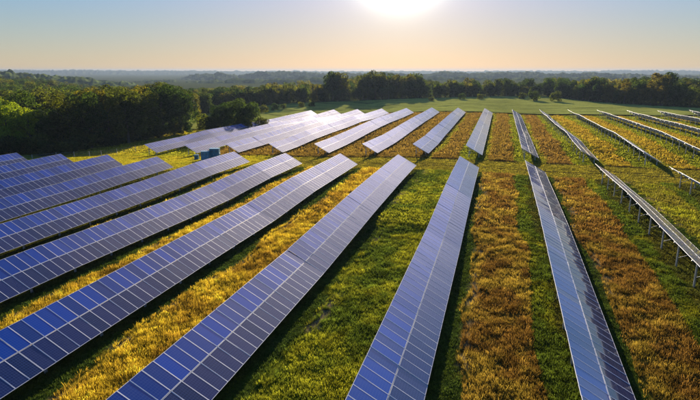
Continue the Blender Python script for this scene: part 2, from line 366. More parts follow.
# ------------------------------------------------------------------ grass tufts
def in_view(x, y, margin=8):
    yaw = R(15.6); fx = -math.sin(yaw) * x + math.cos(yaw) * y; rx = math.cos(yaw) * x + math.sin(yaw) * y
    return (np.abs(rx) < fx * .68 + margin) & (fx > 14)
def tufts(name, n, y0, y1, x0, x1, bh, bw, blades, label, hs=1.0):
    x = rng.uniform(x0, x1, n); y = rng.uniform(y0, y1, n)
    k = in_view(x, y, 16); x = x[k]; y = y[k]
    c, h = sward(x, y); z = ground(x, y)
    i = np.ceil((X0 - x) / PITCH); u = x - (X0 - i * PITCH)
    cl = fbm(x / .9, y / .9, 77)
    keep = (h > .1) & (rng.random(len(x)) < np.where(h < .25, .6, 1)) & (rng.random(len(x)) < 1.3 * cl + .1)
    x, y, z, c, h, cl = x[keep], y[keep], z[keep], c[keep], h[keep], cl[keep]
    n = len(x)
    h = h * (.5 + .85 * cl) * rng.uniform(.6, 1.3, n) * bh
    B = blades
    X = np.repeat(x, B) + rng.normal(0, .07 * hs, n * B); Y = np.repeat(y, B) + rng.normal(0, .07 * hs, n * B); Z = np.repeat(z, B) - .03
    H = np.repeat(h, B) * rng.uniform(.55, 1.1, n * B)
    A = rng.uniform(0, 2 * math.pi, n * B); w = bw * rng.uniform(.6, 1.4, n * B)
    lean = rng.uniform(.1, .6, n * B) * H; LA = rng.uniform(0, 2 * math.pi, n * B)
    dx, dy = np.cos(A) * w, np.sin(A) * w; lx, ly = np.cos(LA) * lean, np.sin(LA) * lean
    P0 = np.stack([X - dx, Y - dy, Z], 1); P1 = np.stack([X + dx, Y + dy, Z], 1)
    P2 = np.stack([X + dx * .5 + lx, Y + dy * .5 + ly, Z + H], 1); P3 = np.stack([X - dx * .5 + lx, Y - dy * .5 + ly, Z + H], 1)
    V = np.stack([P0, P1, P2, P3], 1).reshape(-1, 3); F = np.arange(len(V)).reshape(-1, 4)
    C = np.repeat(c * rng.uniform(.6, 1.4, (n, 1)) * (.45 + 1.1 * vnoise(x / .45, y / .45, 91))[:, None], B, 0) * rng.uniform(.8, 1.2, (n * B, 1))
    C = np.repeat(C, 4, 0); 
    me = np_mesh(name, V, F, M_GRASS, np.clip(C, 0, .8))
    return tag(link(bpy.data.objects.new(name, me)), label, 'grass', None, 'stuff')
tufts('meadow_grass', 540000, 12, 62, -62, 56, .8, .014, 5, 'tall rust and gold grass with green patches between the near solar rows')
tufts('meadow_grass', 240000, 62, 118, -112, 82, .85, .035, 4, 'mown olive and gold grass around the cross lane between the two blocks', 2)
tufts('meadow_grass', 150000, 118, 247, -112, 110, 1.0, .10, 3, 'brown and yellow meadow grass between the far solar rows', 4)

# ------------------------------------------------------------------ solar rows
NCOL, MW, GAP = 5, .985, .012
ML = (W - .03) / 2
ct, st = math.cos(TILT), math.sin(TILT)
def sl(s, y, n=0):              # point on the table: s metres up the slope from the low edge, n metres off it
    return (-s * ct + n * st, y, s * st + n * ct)
def add_module(mb, s0, y0, low, iy, jit=None):
    s1, y1 = s0 + ML, y0 + MW; fw = .026; t = .035
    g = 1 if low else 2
    # frame: four bars with height t, glass 4 mm lower
    def bar(a0, b0, a1, b1):
        P = [sl(a0,b0,0),sl(a1,b0,0),sl(a1,b1,0),sl(a0,b1,0),sl(a0,b0,t),sl(a1,b0,t),sl(a1,b1,t),sl(a0,b1,t)]
        n = len(mb.v); mb.v += P
        for q in ((4,7,6,5),(0,4,5,1),(1,5,6,2),(2,6,7,3),(3,7,4,0)): mb.f.append(tuple(n + k for k in q)); mb.m.append(0); mb.uv += [(0, 0)] * 4
    bar(s0, y0, s1, y0 + fw); bar(s0, y1 - fw, s1, y1); bar(s0, y0 + fw, s0 + fw, y1 - fw); bar(s1 - fw, y0 + fw, s1, y1 - fw)
    a, b, c, d = s0 + fw, y0 + fw, s1 - fw, y1 - fw
    e = .001; ox, oy = float(2 * iy + (0 if low else 40)), float(iy)
    ja, jb = (jit.gauss(0, .0022), jit.gauss(0, .0042)) if jit else (0, 0)
    gp = lambda S, Y, sg, yg: sl(S, Y, t - .009 + ja * sg + jb * yg * .5)
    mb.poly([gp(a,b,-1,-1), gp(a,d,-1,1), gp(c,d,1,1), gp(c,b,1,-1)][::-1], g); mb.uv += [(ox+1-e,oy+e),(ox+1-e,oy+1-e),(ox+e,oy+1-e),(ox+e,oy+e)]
    mb.poly([sl(s0,y0,.002), sl(s0,y1,.002), sl(s1,y1,.002), sl(s1,y0,.002)], 3); mb.uv += [(0, 0)] * 4
def fin(mb, name, mats):
    me = mb.mesh(name, mats); uvl = me.uv_layers.new(name='cells')
    uvl.data.foreach_set('uv', np.array(mb.uv, np.float32).ravel()); return me
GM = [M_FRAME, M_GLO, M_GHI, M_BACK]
def new_mod_mb():
    m = MB(); m.uv = []; return m
def rails(mb):
    uvn = len(mb.f)
    for s in (.45, 1.5, 2.5, 3.5):
        P = []
        for n_ in (-.10, -.003):
            for ds in (-.03, .03):
                P += [sl(s + ds, .02, n_), sl(s + ds, 4.96, n_)]
        n = len(mb.v); mb.v += P
        for q in ((0,1,3,2),(4,6,7,5),(0,4,5,1),(2,3,7,6),(0,2,6,4),(1,5,7,3)): mb.f.append(tuple(n + k for k in q)); mb.m.append(0)
    if hasattr(mb, 'uv'): mb.uv += [(0, 0)] * (4 * (len(mb.f) - uvn))
# module meshes: a low-course and a high-course one, origin at their own corner
ML_me = new_mod_mb(); add_module(ML_me, 0, 0, True, 0); ME_LOW = fin(ML_me, 'solar_module', GM)
MH_me = new_mod_mb(); add_module(MH_me, 0, 0, False, 0); ME_HIGH = fin(MH_me, 'solar_module', GM)
ME_FULLS = []
for var in range(4):
    full = new_mod_mb(); jr = random.Random(300 + var)
    for k in range(NCOL):
        y = k * (MW + GAP)
        add_module(full, 0, y, True, k, jr); add_module(full, ML + .03, y, False, k, jr)
    rails(full); ME_FULLS.append(fin(full, 'panel_table', GM))
rk = MB(); rails(rk); ME_RACK = rk.mesh('panel_table', [M_POST])
# supports: a low post, a tall post, a rafter along the slope and a brace
yc = .75
p_low = sl(.75, 0, -.1); p_high = sl(3.15, 0, -.1)
def post_me(px, pz, w=.06):
    m = MB(); d = 3.2
    m.box((px - w, yc - .09, pz - d), (px + w, yc - .078, pz)); m.box((px - w, yc + .078, pz - d), (px + w, yc + .09, pz)); m.box((px - .006, yc - .078, pz - d), (px + .006, yc + .078, pz)); return m
ME_PL = post_me(p_low[0], p_low[2] - .12).mesh('post', [M_POST]); ME_PH = post_me(p_high[0], p_high[2] - .12).mesh('post', [M_POST])
r = MB()
Mr = Matrix.Translation(Vector(sl(.35, yc, -.2))) @ Matrix.Rotation(TILT, 4, 'Y')
r.box((-3.3, -.04, 0), (0, .04, .1), 0, Mr); ME_RAF = r.mesh('support_frame', [M_POST])
b_ = MB(); b_.tube([(p_high[0] + .02, yc + .05, p_high[2] - 1.35), (sl(1.6, 0, -.2)[0], yc + .05, sl(1.6, 0, -.2)[2])], [.035, .035]); ME_BR = b_.mesh('brace', [M_POST])
whole = MB()
for src in (ME_PL, ME_PH, ME_RAF, ME_BR):
    n = len(whole.v); whole.v += [tuple(v.co) for v in src.vertices]
    for p in src.polygons: whole.f.append(tuple(n + q for q in p.vertices)); whole.m.append(0)
ME_SUP = whole.mesh('support_frame', [M_POST])

def solar_row(i, y0, ntab, label, group, detail_mod=(), detail_sup=False, seed=0):
    rr = random.Random(100 + seed)
    x = xl(i)
    root = tag(empty('solar_panel_row', (x, y0, g1(x - 1.7, y0))), label, 'solar panel row', group)
    rz = root.location.z
    # rack height follows the land in straight runs of three to five tables
    knots = [0]
    while knots[-1] < ntab: knots.append(min(ntab, knots[-1] + rr.choice((2, 3, 3, 4))))
    kz = [g1(x - 1.7, y0 + 5 * k) + LOW + rr.uniform(-.04, .04) for k in knots]
    for t in range(ntab):
        j = max(q for q in range(len(knots) - 1) if knots[q] <= t)
        f0 = (t - knots[j]) / (knots[j+1] - knots[j]); sl_ = (kz[j+1] - kz[j]) / (5 * (knots[j+1] - knots[j]))
        z = kz[j] + (kz[j+1] - kz[j]) * f0 - rz
        run = random.Random(seed * 91 + j)
        roll = R(run.uniform(-.7, .7)) + R(rr.uniform(-.15, .15))
        Mt = Matrix.Translation((0, t * 5, z + rr.uniform(-.008, .008))) @ Matrix.Rotation(math.atan(sl_) + R(rr.uniform(-.12, .12)), 4, 'X') @ Matrix.Rotation(roll, 4, 'Y')
        det = t in detail_mod
        o = link(bpy.data.objects.new('panel_table', ME_RACK if det else ME_FULLS[rr.randrange(4)]), root); o.matrix_basis = Mt
        if det:
            for k in range(NCOL):
                for hi in (0, 1):
                    q = link(bpy.data.objects.new('solar_module', ME_HIGH if hi else ME_LOW), o)
                    q.matrix_basis = Matrix.Translation(sl((ML + .03) * hi, k * (MW + GAP), rr.uniform(0, .004))) @ Matrix.Rotation(R(rr.uniform(-.5, .5)), 4, 'X') @ Matrix.Rotation(R(rr.uniform(-.35, .35)), 4, 'Y')
        Ms = Matrix.Translation((0, t * 5, z))
        if detail_sup:
            s = link(bpy.data.objects.new('support_frame', ME_RAF), root); s.matrix_basis = Ms
            for nm, me in (('post', ME_PL), ('post', ME_PH), ('brace', ME_BR)): link(bpy.data.objects.new(nm, me), s)
        else:
            s = link(bpy.data.objects.new('support_frame', ME_SUP), root); s.matrix_basis = Ms
    return root
GN_, GF_ = 'solar rows of the near block', 'solar rows of the far block'
NEAR = {
 -2: ('short stretch of near solar row on grey posts cut off by the right edge', range(0)),
 -1: ('near solar row seen edge-on with tan top and tall grey posts, at right edge', range(0)),
 0: ('rightmost near solar row with a wide pale blue face, running to the bottom edge', range(2, 12)),
 1: ('near solar row ending at the bottom edge just right of the green grass lane', range(2, 12)),
 2: ('near solar row crossing the bottom edge between golden lane and green lane', range(2, 12)),
 3: ('deep blue near solar row filling the bottom left corner', range(2, 12)),
 4: ('near solar row leaving the left edge low down, next above the bottom left corner row', range(4, 14)),
 5: ('near solar row whose far end passes in front of the teal cabinets', range(6, 16)),
 6: ('near solar row ending in bright grass left of the teal cabinets', range(6, 16)),
 7: ('near solar row at left ending in front of the yellow meadow strip', range(6, 16)),
 8: ('near solar row at far left ending below the dark wood, second from the leftmost', range(6, 16)),
 9: ('leftmost near solar row, only its blue end showing at the left edge', range(6, 16)),
}
for i, (lab, det) in NEAR.items():
    y1 = 98.0 if i <= 5 else 88.3
    n = 18 if i <= 5 else 16
    solar_row(i, y1 - 5 * n, n, lab, GN_, det, i <= 0, seed=i + 40)
FAR = {
 -6: 'far solar row at the right edge, shortest in view beside the woods',
 -5: 'far solar row second from the right edge, seen from its shaded underside',
 -4: 'far solar row with dark posts, third from the right edge',
 -3: 'far solar row with a bright top edge running out of the right side',
 -2: 'far solar row above the short near row',
 -1: 'far solar row with dark posts and a tan top, behind the edge-on near row',
 0: 'narrow far solar row with tan face in line with the rightmost wide near row',
 1: 'white faced far solar row standing most upright, under the vanishing point',
 2: 'far solar row with pale face, next left of the most upright one',
 3: 'far solar row with pale face, second left of the most upright one',
 4: 'far solar row with open truss end, third left of the most upright one',
 5: 'far solar row with a raised crest and bright sunlit far end',
 6: 'far solar row whose near end is right of the teal cabinets',
 7: 'far solar row with bluish crest, its near end just behind the teal cabinets',
 8: 'leftmost far solar row beside the yellow meadow and dark trees',
}
for i, lab in FAR.items():
    n = 25 if i >= 0 else 26
    solar_row(i, 115.2, n, lab, GF_, (), i <= -1 and i >= -4, seed=i + 80)

# ------------------------------------------------------------------ electrical cabinets in the cross lane
M_TEAL = metal_mat('teal_painted_steel', (.02, .15, .23), .4, .1, .15, 1.5)
M_TEAL2 = metal_mat('pale_teal_painted_steel', (.05, .22, .32), .45, .1, .12, 1.5)
M_DARK = metal_mat('dark_rubber_and_vents', (.03, .04, .05), .6, .1)
M_CONC = metal_mat('concrete', (.38, .36, .32), .85, 0, .2, 4)
def cabinet(x, y, rz, w, d, h, label, mat, doors=2):
    t = tag(empty('electrical_cabinet', (x, y, g1(x, y)), rz), label, 'electrical cabinet')
    m = MB(); m.box((-w/2 - .15, -d/2 - .15, -.3), (w/2 + .15, d/2 + .15, .12)); m.build('plinth', M_CONC, t)
    m = MB(); m.box((-w/2, -d/2, .12), (w/2, d/2, h)); 
    for s in (-1, 1):
        m.box((s * w/2 - .012, -d/2 - .02, .12), (s * w/2 + .012, -d/2 + .02, h)); 
    m.build('body', mat, t)
    m = MB(); m.tube([(w/2 + .1, .1, -.2), (w/2 + .1, .1, h * .55), (w/2 - .02, .1, h * .6)], [.05, .05, .05], 6); m.build('conduit', M_POST, t)
    m = MB(); m.box((-w/2 - .06, -d/2 - .08, h), (w/2 + .06, d/2 + .06, h + .08)); m.build('roof', M_TEAL2, t)
    dw = (w - .1) / doors
    for k in range(doors):
        x0 = -w/2 + .05 + k * dw
        m = MB(); m.box((x0 + .02, -d/2 - .035, .2), (x0 + dw - .02, -d/2, h - .08)); dr = m.build('door', mat, t)
        m = MB()
        for q in range(7): m.box((x0 + .2, -d/2 - .05, h - .75 + q * .07), (x0 + dw - .2, -d/2 - .036, h - .72 + q * .07))
        m.build('vent', M_DARK, dr)
        m = MB(); m.box((x0 + dw - .16, -d/2 - .08, h/2 - .12), (x0 + dw - .12, -d/2 - .036, h/2 + .12)); m.build('handle', M_FRAME, dr)
    return t
cabinet(-61.9, 107.4, R(18), 2.1, 1.6, 2.45, 'larger dark teal electrical cabinet, the right one of the pair', M_TEAL)
cabinet(-63.1, 105.3, R(18), 1.7, 1.3, 2.0, 'light teal electrical cabinet standing in front of the taller one', M_TEAL2)
cabinet(-66.3, 106.8, R(18), .9, .6, 1.1, 'small dark blue electrical box left of the teal cabinets', M_TEAL, 1)

# ------------------------------------------------------------------ wire fence by the left wood
M_WOOD = metal_mat('weathered_fence_wood', (.32, .29, .25), .85, 0, .3, 5)
fpts = [(-112, 92), (-104.5, 98.5), (-100, 101), (-97.5, 103.8), (-95.6, 106.6), (-95.6, 110.6), (-94.5, 115), (-93.5, 121), (-93, 128), (-92.6, 136)]
fr = tag(empty('wire_fence', (fpts[0][0], fpts[0][1], g1(*fpts[0]))), 'thin wire fence with pale posts along the meadow edge below the wood', 'fence')
fl = fr.location
for x, y in fpts:
    z = g1(x, y); m = MB(); m.tube([(x - fl.x, y - fl.y, z - fl.z - .3), (x - fl.x, y - fl.y, z - fl.z + 1.5)], [.08, .065], 8)
    m.build('post', M_WOOD, fr)
for k in range(3):
    m = MB(); m.tube([(x - fl.x, y - fl.y, g1(x, y) - fl.z + .5 + .42 * k) for x, y in fpts], [.012] * len(fpts), 4); m.build('wire', M_POST, fr)

# ------------------------------------------------------------------ trees
def leaf_mat(name, cols, trans=.42):
    m, t, b = new_mat(name); N = t.nodes; L = t.links
    oi = N.new('ShaderNodeObjectInfo'); cr = N.new('ShaderNodeValToRGB'); L.new(oi.outputs['Random'], cr.inputs[0])
    e = cr.color_ramp.elements; e[0].position = 0; e[0].color = (*cols[0], 1); e[1].position = 1; e[1].color = (*cols[-1], 1)
    for k, c in enumerate(cols[1:-1]): q = e.new((k + 1) / (len(cols) - 1)); q.color = (*c, 1)
    a = N.new('ShaderNodeAttribute'); a.attribute_name = 'tint'
    mm = N.new('ShaderNodeMix'); mm.data_type = 'RGBA'; mm.blend_type = 'MULTIPLY'; mm.inputs[0].default_value = 1
    L.new(cr.outputs[0], mm.inputs[6]); L.new(a.outputs['Color'], mm.inputs[7])
    L.new(mm.outputs[2], b.inputs['Base Color']); b.inputs['Roughness'].default_value = .85; b.inputs['Specular IOR Level'].default_value = .04
    tr = N.new('ShaderNodeBsdfTranslucent'); yl = N.new('ShaderNodeMix'); yl.data_type = 'RGBA'; yl.blend_type = 'MULTIPLY'; yl.inputs[0].default_value = 1; yl.inputs[7].default_value = (3.6, 3.1, .8, 1)
    L.new(mm.outputs[2], yl.inputs[6]); L.new(yl.outputs[2], tr.inputs[0])
    mi = N.new('ShaderNodeMixShader'); mi.inputs[0].default_value = trans
    L.new(b.outputs[0], mi.inputs[1]); L.new(tr.outputs[0], mi.inputs[2]); L.new(mi.outputs[0], N['Material Output'].inputs[0])
    return m
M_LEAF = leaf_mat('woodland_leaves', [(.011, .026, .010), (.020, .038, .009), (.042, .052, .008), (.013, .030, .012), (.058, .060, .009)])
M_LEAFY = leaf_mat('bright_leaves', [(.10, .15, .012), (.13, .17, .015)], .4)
M_LEAFG = leaf_mat('turning_leaves', [(.050, .055, .012), (.062, .052, .012)], .4)
M_BARK = metal_mat('bark', (.09, .065, .045), .9, 0, .3, 3)
def crown_mesh(name, H, Rw, nl, size, mat, seed, base=.22, shape='round'):
    r = np.random.default_rng(seed)
    L = 16 if shape != 'bush' else 9
    # lobes
    lc, lr = [], []
    for k in range(L):
        t = (k + .5) / L; zz = base + (1 - base) * (.12 + .8 * t)
        rad = Rw * math.sqrt(max(0, 1 - ((zz - (base + .42 * (1 - base))) / (.62 * (1 - base)))**2)) * .62
        a = k * 2.4 + r.uniform(-.5, .5)
        lc.append((math.cos(a) * rad * r.uniform(.7, 1.1), math.sin(a) * rad * r.uniform(.7, 1.1), zz * H * r.uniform(.94, 1.03))); lr.append(Rw * r.uniform(.26, .46))
    lc.append((0, 0, H * .6)); lr.append(Rw * .6)
    lc = np.array(lc); lr = np.array(lr)
    wts = lr**2 / (lr**2).sum(); kk = r.choice(len(lr), nl, p=wts)
    d = r.normal(size=(nl, 3)); d /= np.linalg.norm(d, axis=1)[:, None]
    # clumps: leaves gather around a few hundred twig ends
    tw = r.normal(size=(260, 3)); tw /= np.linalg.norm(tw, axis=1)[:, None]
    d = tw[r.integers(0, 260, nl)] * 1.0 + d * .28; d /= np.linalg.norm(d, axis=1)[:, None]
    rad = lr[kk] * r.uniform(.8, 1.06, nl)
    c = lc[kk] + d * rad[:, None] * np.array((1, 1, .85)); c[:, 2] = np.maximum(c[:, 2], H * base * .5)
    nrm_ = d + r.normal(size=(nl, 3)) * .55; nrm_ /= np.linalg.norm(nrm_, axis=1)[:, None]
    u = np.cross(nrm_, r.normal(size=(nl, 3))); u /= np.linalg.norm(u, axis=1)[:, None]; v = np.cross(nrm_, u)
    s = size * r.uniform(.6, 1.3, nl)[:, None]
    V = np.stack([c - u * s, c - v * s * .6, c + u * s, c + v * s * .6], 1).reshape(-1, 3)
    tint = np.repeat((.6 + .8 * r.random(nl)) * (.6 + .8 * r.random(len(lr)))[kk], 4)
    C = np.stack([tint * 1.0, tint, tint * .9], 1)
    return np_mesh(name, V, np.arange(nl * 4).reshape(-1, 4), mat, C)
def trunk_mesh(H, Rw, seed, base=.22):
    r = random.Random(seed); m = MB(); tr = .028 * H
    m.tube([(0, 0, -.6), (0, 0, .25), (.1, .05, H * .3), (-.1, .1, H * .55), (0, 0, H * .82)], [tr * 1.5, tr, tr * .8, tr * .5, tr * .15], 8)
    for k in range(7):
        a = k * 2.4 + r.uniform(-.4, .4); z = H * (base + .06 + .07 * k)
        m.tube([(0, 0, z), (math.cos(a) * Rw * .35, math.sin(a) * Rw * .35, z + H * .07), (math.cos(a) * Rw * .75, math.sin(a) * Rw * .75, z + H * .16)], [tr * .4, tr * .25, tr * .08], 5)
    return m.mesh('trunk', [M_BARK], True)
PROTO = []
for s in range(5): PROTO.append((crown_mesh('crown', 16, 5.6 + .6 * (s % 3), 9000, .26, M_LEAF, s, .14), trunk_mesh(16, 5.8, s)))
FARP = []
for s in range(4): FARP.append((crown_mesh('crown', 16, 6.2 + .6 * (s % 3), 3000, .48, M_LEAF, 20 + s, .03), trunk_mesh(16, 5.8, 20 + s)))
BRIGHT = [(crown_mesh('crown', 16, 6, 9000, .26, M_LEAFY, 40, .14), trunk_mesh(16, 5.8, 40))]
TURN = [(crown_mesh('crown', 16, 6, 4000, .4, M_LEAFG, 41, .12), trunk_mesh(16, 5.8, 41))]
BUSH = [(crown_mesh('foliage', 3.4, 2.2, 2600, .14, M_LEAF, 50 + s, .02, 'bush'), None) for s in range(2)]
trees = []
def tree(x, y, h, protos, label, group, name='broadleaf_tree', wid=1.0, sink=.0, cat='tree'):
    p = protos[random.randrange(len(protos))]
    t = tag(empty(name, (x, y, g1(x, y) - sink), random.uniform(0, 6.28)), label, cat, group)
    base_h = 16 if p[1] else 3.4
    s = h / base_h; t.scale = (s * wid, s * wid, s)
    link(bpy.data.objects.new(p[0].name.split('.')[0], p[0]), t)
    if p[1]: link(bpy.data.objects.new('trunk', p[1]), t)
    trees.append((x, y)); return t
def pix(xp, D, left=True):      # ground point at a given distance ahead in the direction of a photo column
    yaw = R(15.6); f = 532.0; a = (xp - 350) / f
    fx = D * math.cos(R(13.7)) ; rx = a * D
    # forward axis on the ground
    return (-math.sin(yaw) * D + math.cos(yaw) * rx, math.cos(yaw) * D + math.sin(yaw) * rx)
LW = 'dark trees of the left wood'
# front rank of the left wood
frontL = [(-12, 148, 14, 0), (8, 146, 13.5, 1), (30, 150, 12.4, 1), (50, 149, 11.5, 0), (70, 150, 14, 0), (90, 154, 15, 0), (110, 160, 14, 0), (128, 166, 16.5, 0), (146, 176, 15, 0), (164, 188, 17, 0), (181, 198, 15.5, 0),
          (-32, 152, 15, 0), (58, 168, 15.5, 0), (98, 174, 17, 0), (80, 172, 15, 2), (138, 188, 16.5, 2), (2, 168, 16, 1), (-20, 174, 16, 0), (24, 176, 17, 0), (156, 202, 17.5, 0), (174, 214, 16.5, 0), (118, 182, 17, 0), (42, 180, 14, 1)]
for xp, D, h, k in frontL:
    x, y = pix(xp, D)
    lab = ['dark green broadleaf tree in the front rank of the left wood', 'bright yellow green tree lit by the sun near the left edge', 'olive brown tinged tree in the front rank of the left wood'][k]
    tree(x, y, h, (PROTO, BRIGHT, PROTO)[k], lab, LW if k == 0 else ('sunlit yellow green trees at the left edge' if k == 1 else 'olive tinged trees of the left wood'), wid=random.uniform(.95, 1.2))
for k in range(26):             # undergrowth along the foot of the wood
    xp = -20 + k * 8.2; D = 138 + max(0, xp - 60) * .42 + random.uniform(-2, 3)
    x, y = pix(xp, D)
    tree(x, y, random.uniform(2.5, 5.5), BUSH, 'dark shrub in the undergrowth at the foot of the left wood', 'shrubs at the foot of the left wood', 'shrub', 1.2, 0, 'shrub')
# clump standing alone behind the leftmost far row
for xp, D, h, wd in ((238, 192, 10.8, 1.3), (222, 190, 9.6, 1.2), (251, 196, 9.2, 1.2)):
    x, y = pix(xp, D); tree(x, y, h, PROTO, {238: 'tallest crown, in the middle of the round clump standing alone behind the far rows', 222: 'left crown of the round clump standing alone behind the far rows', 251: 'right crown of the round clump standing alone behind the far rows'}[xp], 'round clump behind the far rows', wid=wd)
for xp, D, h in ((208, 188, 6.5), (214, 186, 5), (262, 196, 4), (230, 184, 5), (246, 188, 5)):
    x, y = pix(xp, D); tree(x, y, h, BUSH, 'low shrub at the foot of the lone round clump of trees', 'shrubs round the lone clump', 'shrub', 1.2, 0, 'shrub')
# woods round the crop field: ranks behind the edge line
edge = [(-124, 182), (-142, 216), (-176, 262), (-156, 318), (-118, 345), (-70, 380), (-4, 420), (34, 424), (52, 372), (60, 350), (78, 324), (100, 308), (134, 294), (194, 280), (254, 270)]
def along(P, d):
    out = []; acc = 0; nxt = 0
    for a in range(len(P) - 1):
        L_ = math.hypot(P[a+1][0] - P[a][0], P[a+1][1] - P[a][1])
        while nxt < acc + L_:
            t = (nxt - acc) / L_; out.append((P[a][0] + (P[a+1][0] - P[a][0]) * t, P[a][1] + (P[a+1][1] - P[a][1]) * t)); nxt += d
        acc += L_
    return out
def colof(x, y):
    yaw = R(15.6); fx = -math.sin(yaw) * x + math.cos(yaw) * y; rx = math.cos(yaw) * x + math.sin(yaw) * y
    return 350 + 532 * rx / fx, fx
for x, y in along(edge, 5.6):
    c, D = colof(x, y)
    if not (-30 < c < 740): continue
    x += random.uniform(-2, 2); y += random.uniform(-1, 3)
    h = random.uniform(5.5, 9.5) + 4.5 * float(fbm(x / 38, y / 38, 61))
    if c > 590 and random.random() < .4:
        tree(x, y, h * 1.05, TURN, 'golden brown turning tree at the edge of the right-hand woods', 'turning trees of the right-hand woods')
    elif c > 590: tree(x, y, h, FARP, 'dark green tree at the edge of the right-hand woods', 'edge trees of the right-hand woods')
    elif c < 215: tree(x, y, h * 1.15, FARP, 'dark tree closing the field behind the left wood', 'trees behind the left wood')
    elif c < 330: tree(x, y, h, FARP, 'dark tree along the field edge, left of the sun', 'field-edge trees left of the sun')
    else: tree(x, y, h, FARP, 'hazy dark tree along the far edge of the green field', 'trees along the far edge of the green field')
for c, D, h in ((265, 300, 4.5), (276, 305, 4), (284, 308, 3), (302, 318, 3.2), (312, 322, 3), (460, 352, 4), (478, 355, 3.5), (520, 362, 4.2), (530, 340, 6), (552, 330, 6), (430, 350, 3)):
    x, y = pix(c, D); tree(x, y, h, BUSH, 'small round bush standing on the edge of the green field', 'bushes on the edge of the green field', 'bush', 1.2, 0, 'bush')
# second and third ranks
for rank, (off, n) in enumerate(((12, 10), (26, 12), (44, 15))):
    for x, y in along(edge, n):
        d = math.hypot(x, y); k = (d + off) / d; x, y = x * k + random.uniform(-4, 4), y * k + random.uniform(-4, 4)
        c, D = colof(x, y)
        if not (-30 < c < 740) or c < 120: continue
        h = random.uniform(8.5, 12) + 4 * float(fbm(x / 45, y / 45, 63)) + (6.0 if 328 < c < 345 else 7.5 if 362 < c < 376 else 5.5 if 376 <= c < 425 else 0) + (3.5 if 648 < c < 662 else 0)
        tree(x, y, h, TURN if (c > 590 and random.random() < .18) else FARP, 'dark tree deeper in the woods behind the field edge' if c < 590 else 'tree deeper in the right-hand woods',
             'trees deeper in the woods behind the field' if c < 590 else 'trees deeper in the right-hand woods')
ORD = ['first', 'second', 'third', 'fourth', 'fifth', 'sixth', 'seventh', 'eighth', 'ninth', 'tenth', 'eleventh', 'twelfth', 'thirteenth', 'fourteenth', 'fifteenth', 'sixteenth', 'seventeenth', 'eighteenth', 'nineteenth', 'twentieth']
ORD += ['twenty-' + q for q in ORD[:9]] + ['thirtieth'] + ['thirty-' + q for q in ORD[:9]] + ['fortieth'] + ['forty-' + q for q in ORD[:9]]
def ordinals(group, phrase):
    L_ = sorted((o for o in COL.objects if o.get('group') == group and o.parent is None), key=lambda o: colof(o.location.x, o.location.y)[0])
    for k, o in enumerate(L_): o['label'] = phrase % ORD[k] if k < len(ORD) else phrase % 'rightmost'
ordinals('dark trees of the left wood', 'dark green tree of the left wood, %s from the left edge')
ordinals('sunlit yellow green trees at the left edge', 'bright yellow green sunlit tree, %s from the left edge')
ordinals('olive tinged trees of the left wood', 'olive brown tinged tree of the left wood, %s from the left')
ordinals('trees along the far edge of the green field', 'hazy dark tree, %s from the left along the far edge of the green field')
ordinals('field-edge trees left of the sun', 'dark tree at the field edge left of the sun, %s from the lone clump')
ordinals('trees behind the left wood', 'dark tree behind the left wood where the field closes, %s from the left')
ordinals('shrubs at the foot of the left wood', 'dark shrub at the foot of the left wood, %s from the left')
ordinals('bushes on the edge of the green field', 'small round bush on the green field edge, %s from the left')
ordinals('shrubs round the lone clump', 'low shrub at the foot of the lone round clump, %s from the left')
ordinals('turning trees of the right-hand woods', 'golden brown turning tree of the right-hand woods, %s from the left')
ordinals('edge trees of the right-hand woods', 'dark green tree edging the right-hand woods, %s from the left')
# the rest of the woods, one mass (far beyond single trees)
pts = []
FT = np.array(trees)
EL = np.array(edge)
def dist_need(c):       # distance where the mass of forest begins along a photo column
    P = [(-60, 178), (0, 178), (60, 184), (110, 192), (180, 225), (200, 285), (240, 365), (300, 420), (350, 450), (430, 468), (500, 480), (560, 480), (575, 450), (600, 400), (650, 370), (700, 350), (760, 340)]
    return np.interp(c, [a for a, b in P], [b for a, b in P])
for D0, D1, stp in ((150, 420, 9), (420, 700, 12), (700, 1150, 16)):
    D = D0
    while D < D1:
        n = int(D * 1.5 / stp)
        for k in range(n):
            c = -60 + (k + random.random()) / n * 830; DD = D + random.uniform(-stp, stp) * .5
            if DD < dist_need(c): continue
            x, y = pix(c, DD)
            if np.min((FT[:, 0] - x)**2 + (FT[:, 1] - y)**2) < 30: continue
            pts.append((x, y, c, DD))
        D += stp * .8
pts = np.array(pts)
# height of the tops as a share of the horizon line, so the canopy rolls
pz = ground(pts[:, 0], pts[:, 1]); c = pts[:, 2]; DD = pts[:, 3]
top_y = np.interp(c, [-60, 0, 40, 80, 130, 160, 200, 250, 330, 345, 370, 415, 440, 520, 600, 650, 700, 760], [74, 73, 74, 79, 86, 87, 85, 83, 80, 74, 72, 74, 80, 81, 79, 75, 77, 77])
# the land rises gently under the back of the wood
amp = np.clip((DD - 200) / 500, 0, 1)
ztop = CAMZ - DD * (top_y - 70) / 532
hh = rng.uniform(11, 17, len(c))
target = ztop - hh - (rng.uniform(0, 3, len(c)) + 7 * fbm(pts[:, 0] / 50, pts[:, 1] / 50, 71)) * (1 + DD / 500) + 3
pz = np.minimum(target, np.where(DD > 420, target, pz)) if False else np.where(DD < 420, np.minimum(pz, target + 3), target)
me = bpy.data.meshes.new('woodland'); me.vertices.add(len(pts)); me.vertices.foreach_set('co', np.stack([pts[:, 0], pts[:, 1], pz], 1).astype(np.float32).ravel())
a = me.attributes.new('kind', 'INT', 'POINT'); a.data.foreach_set('value', rng.integers(0, 4, len(pts)).astype(np.int32))
a = me.attributes.new('size', 'FLOAT', 'POINT'); a.data.foreach_set('value', (hh / 16).astype(np.float32))
wood = tag(link(bpy.data.objects.new('woodland', me)), 'mass of dark woodland canopy rolling back to the hills beyond the trees at the field edge', 'woodland', None, 'stuff')
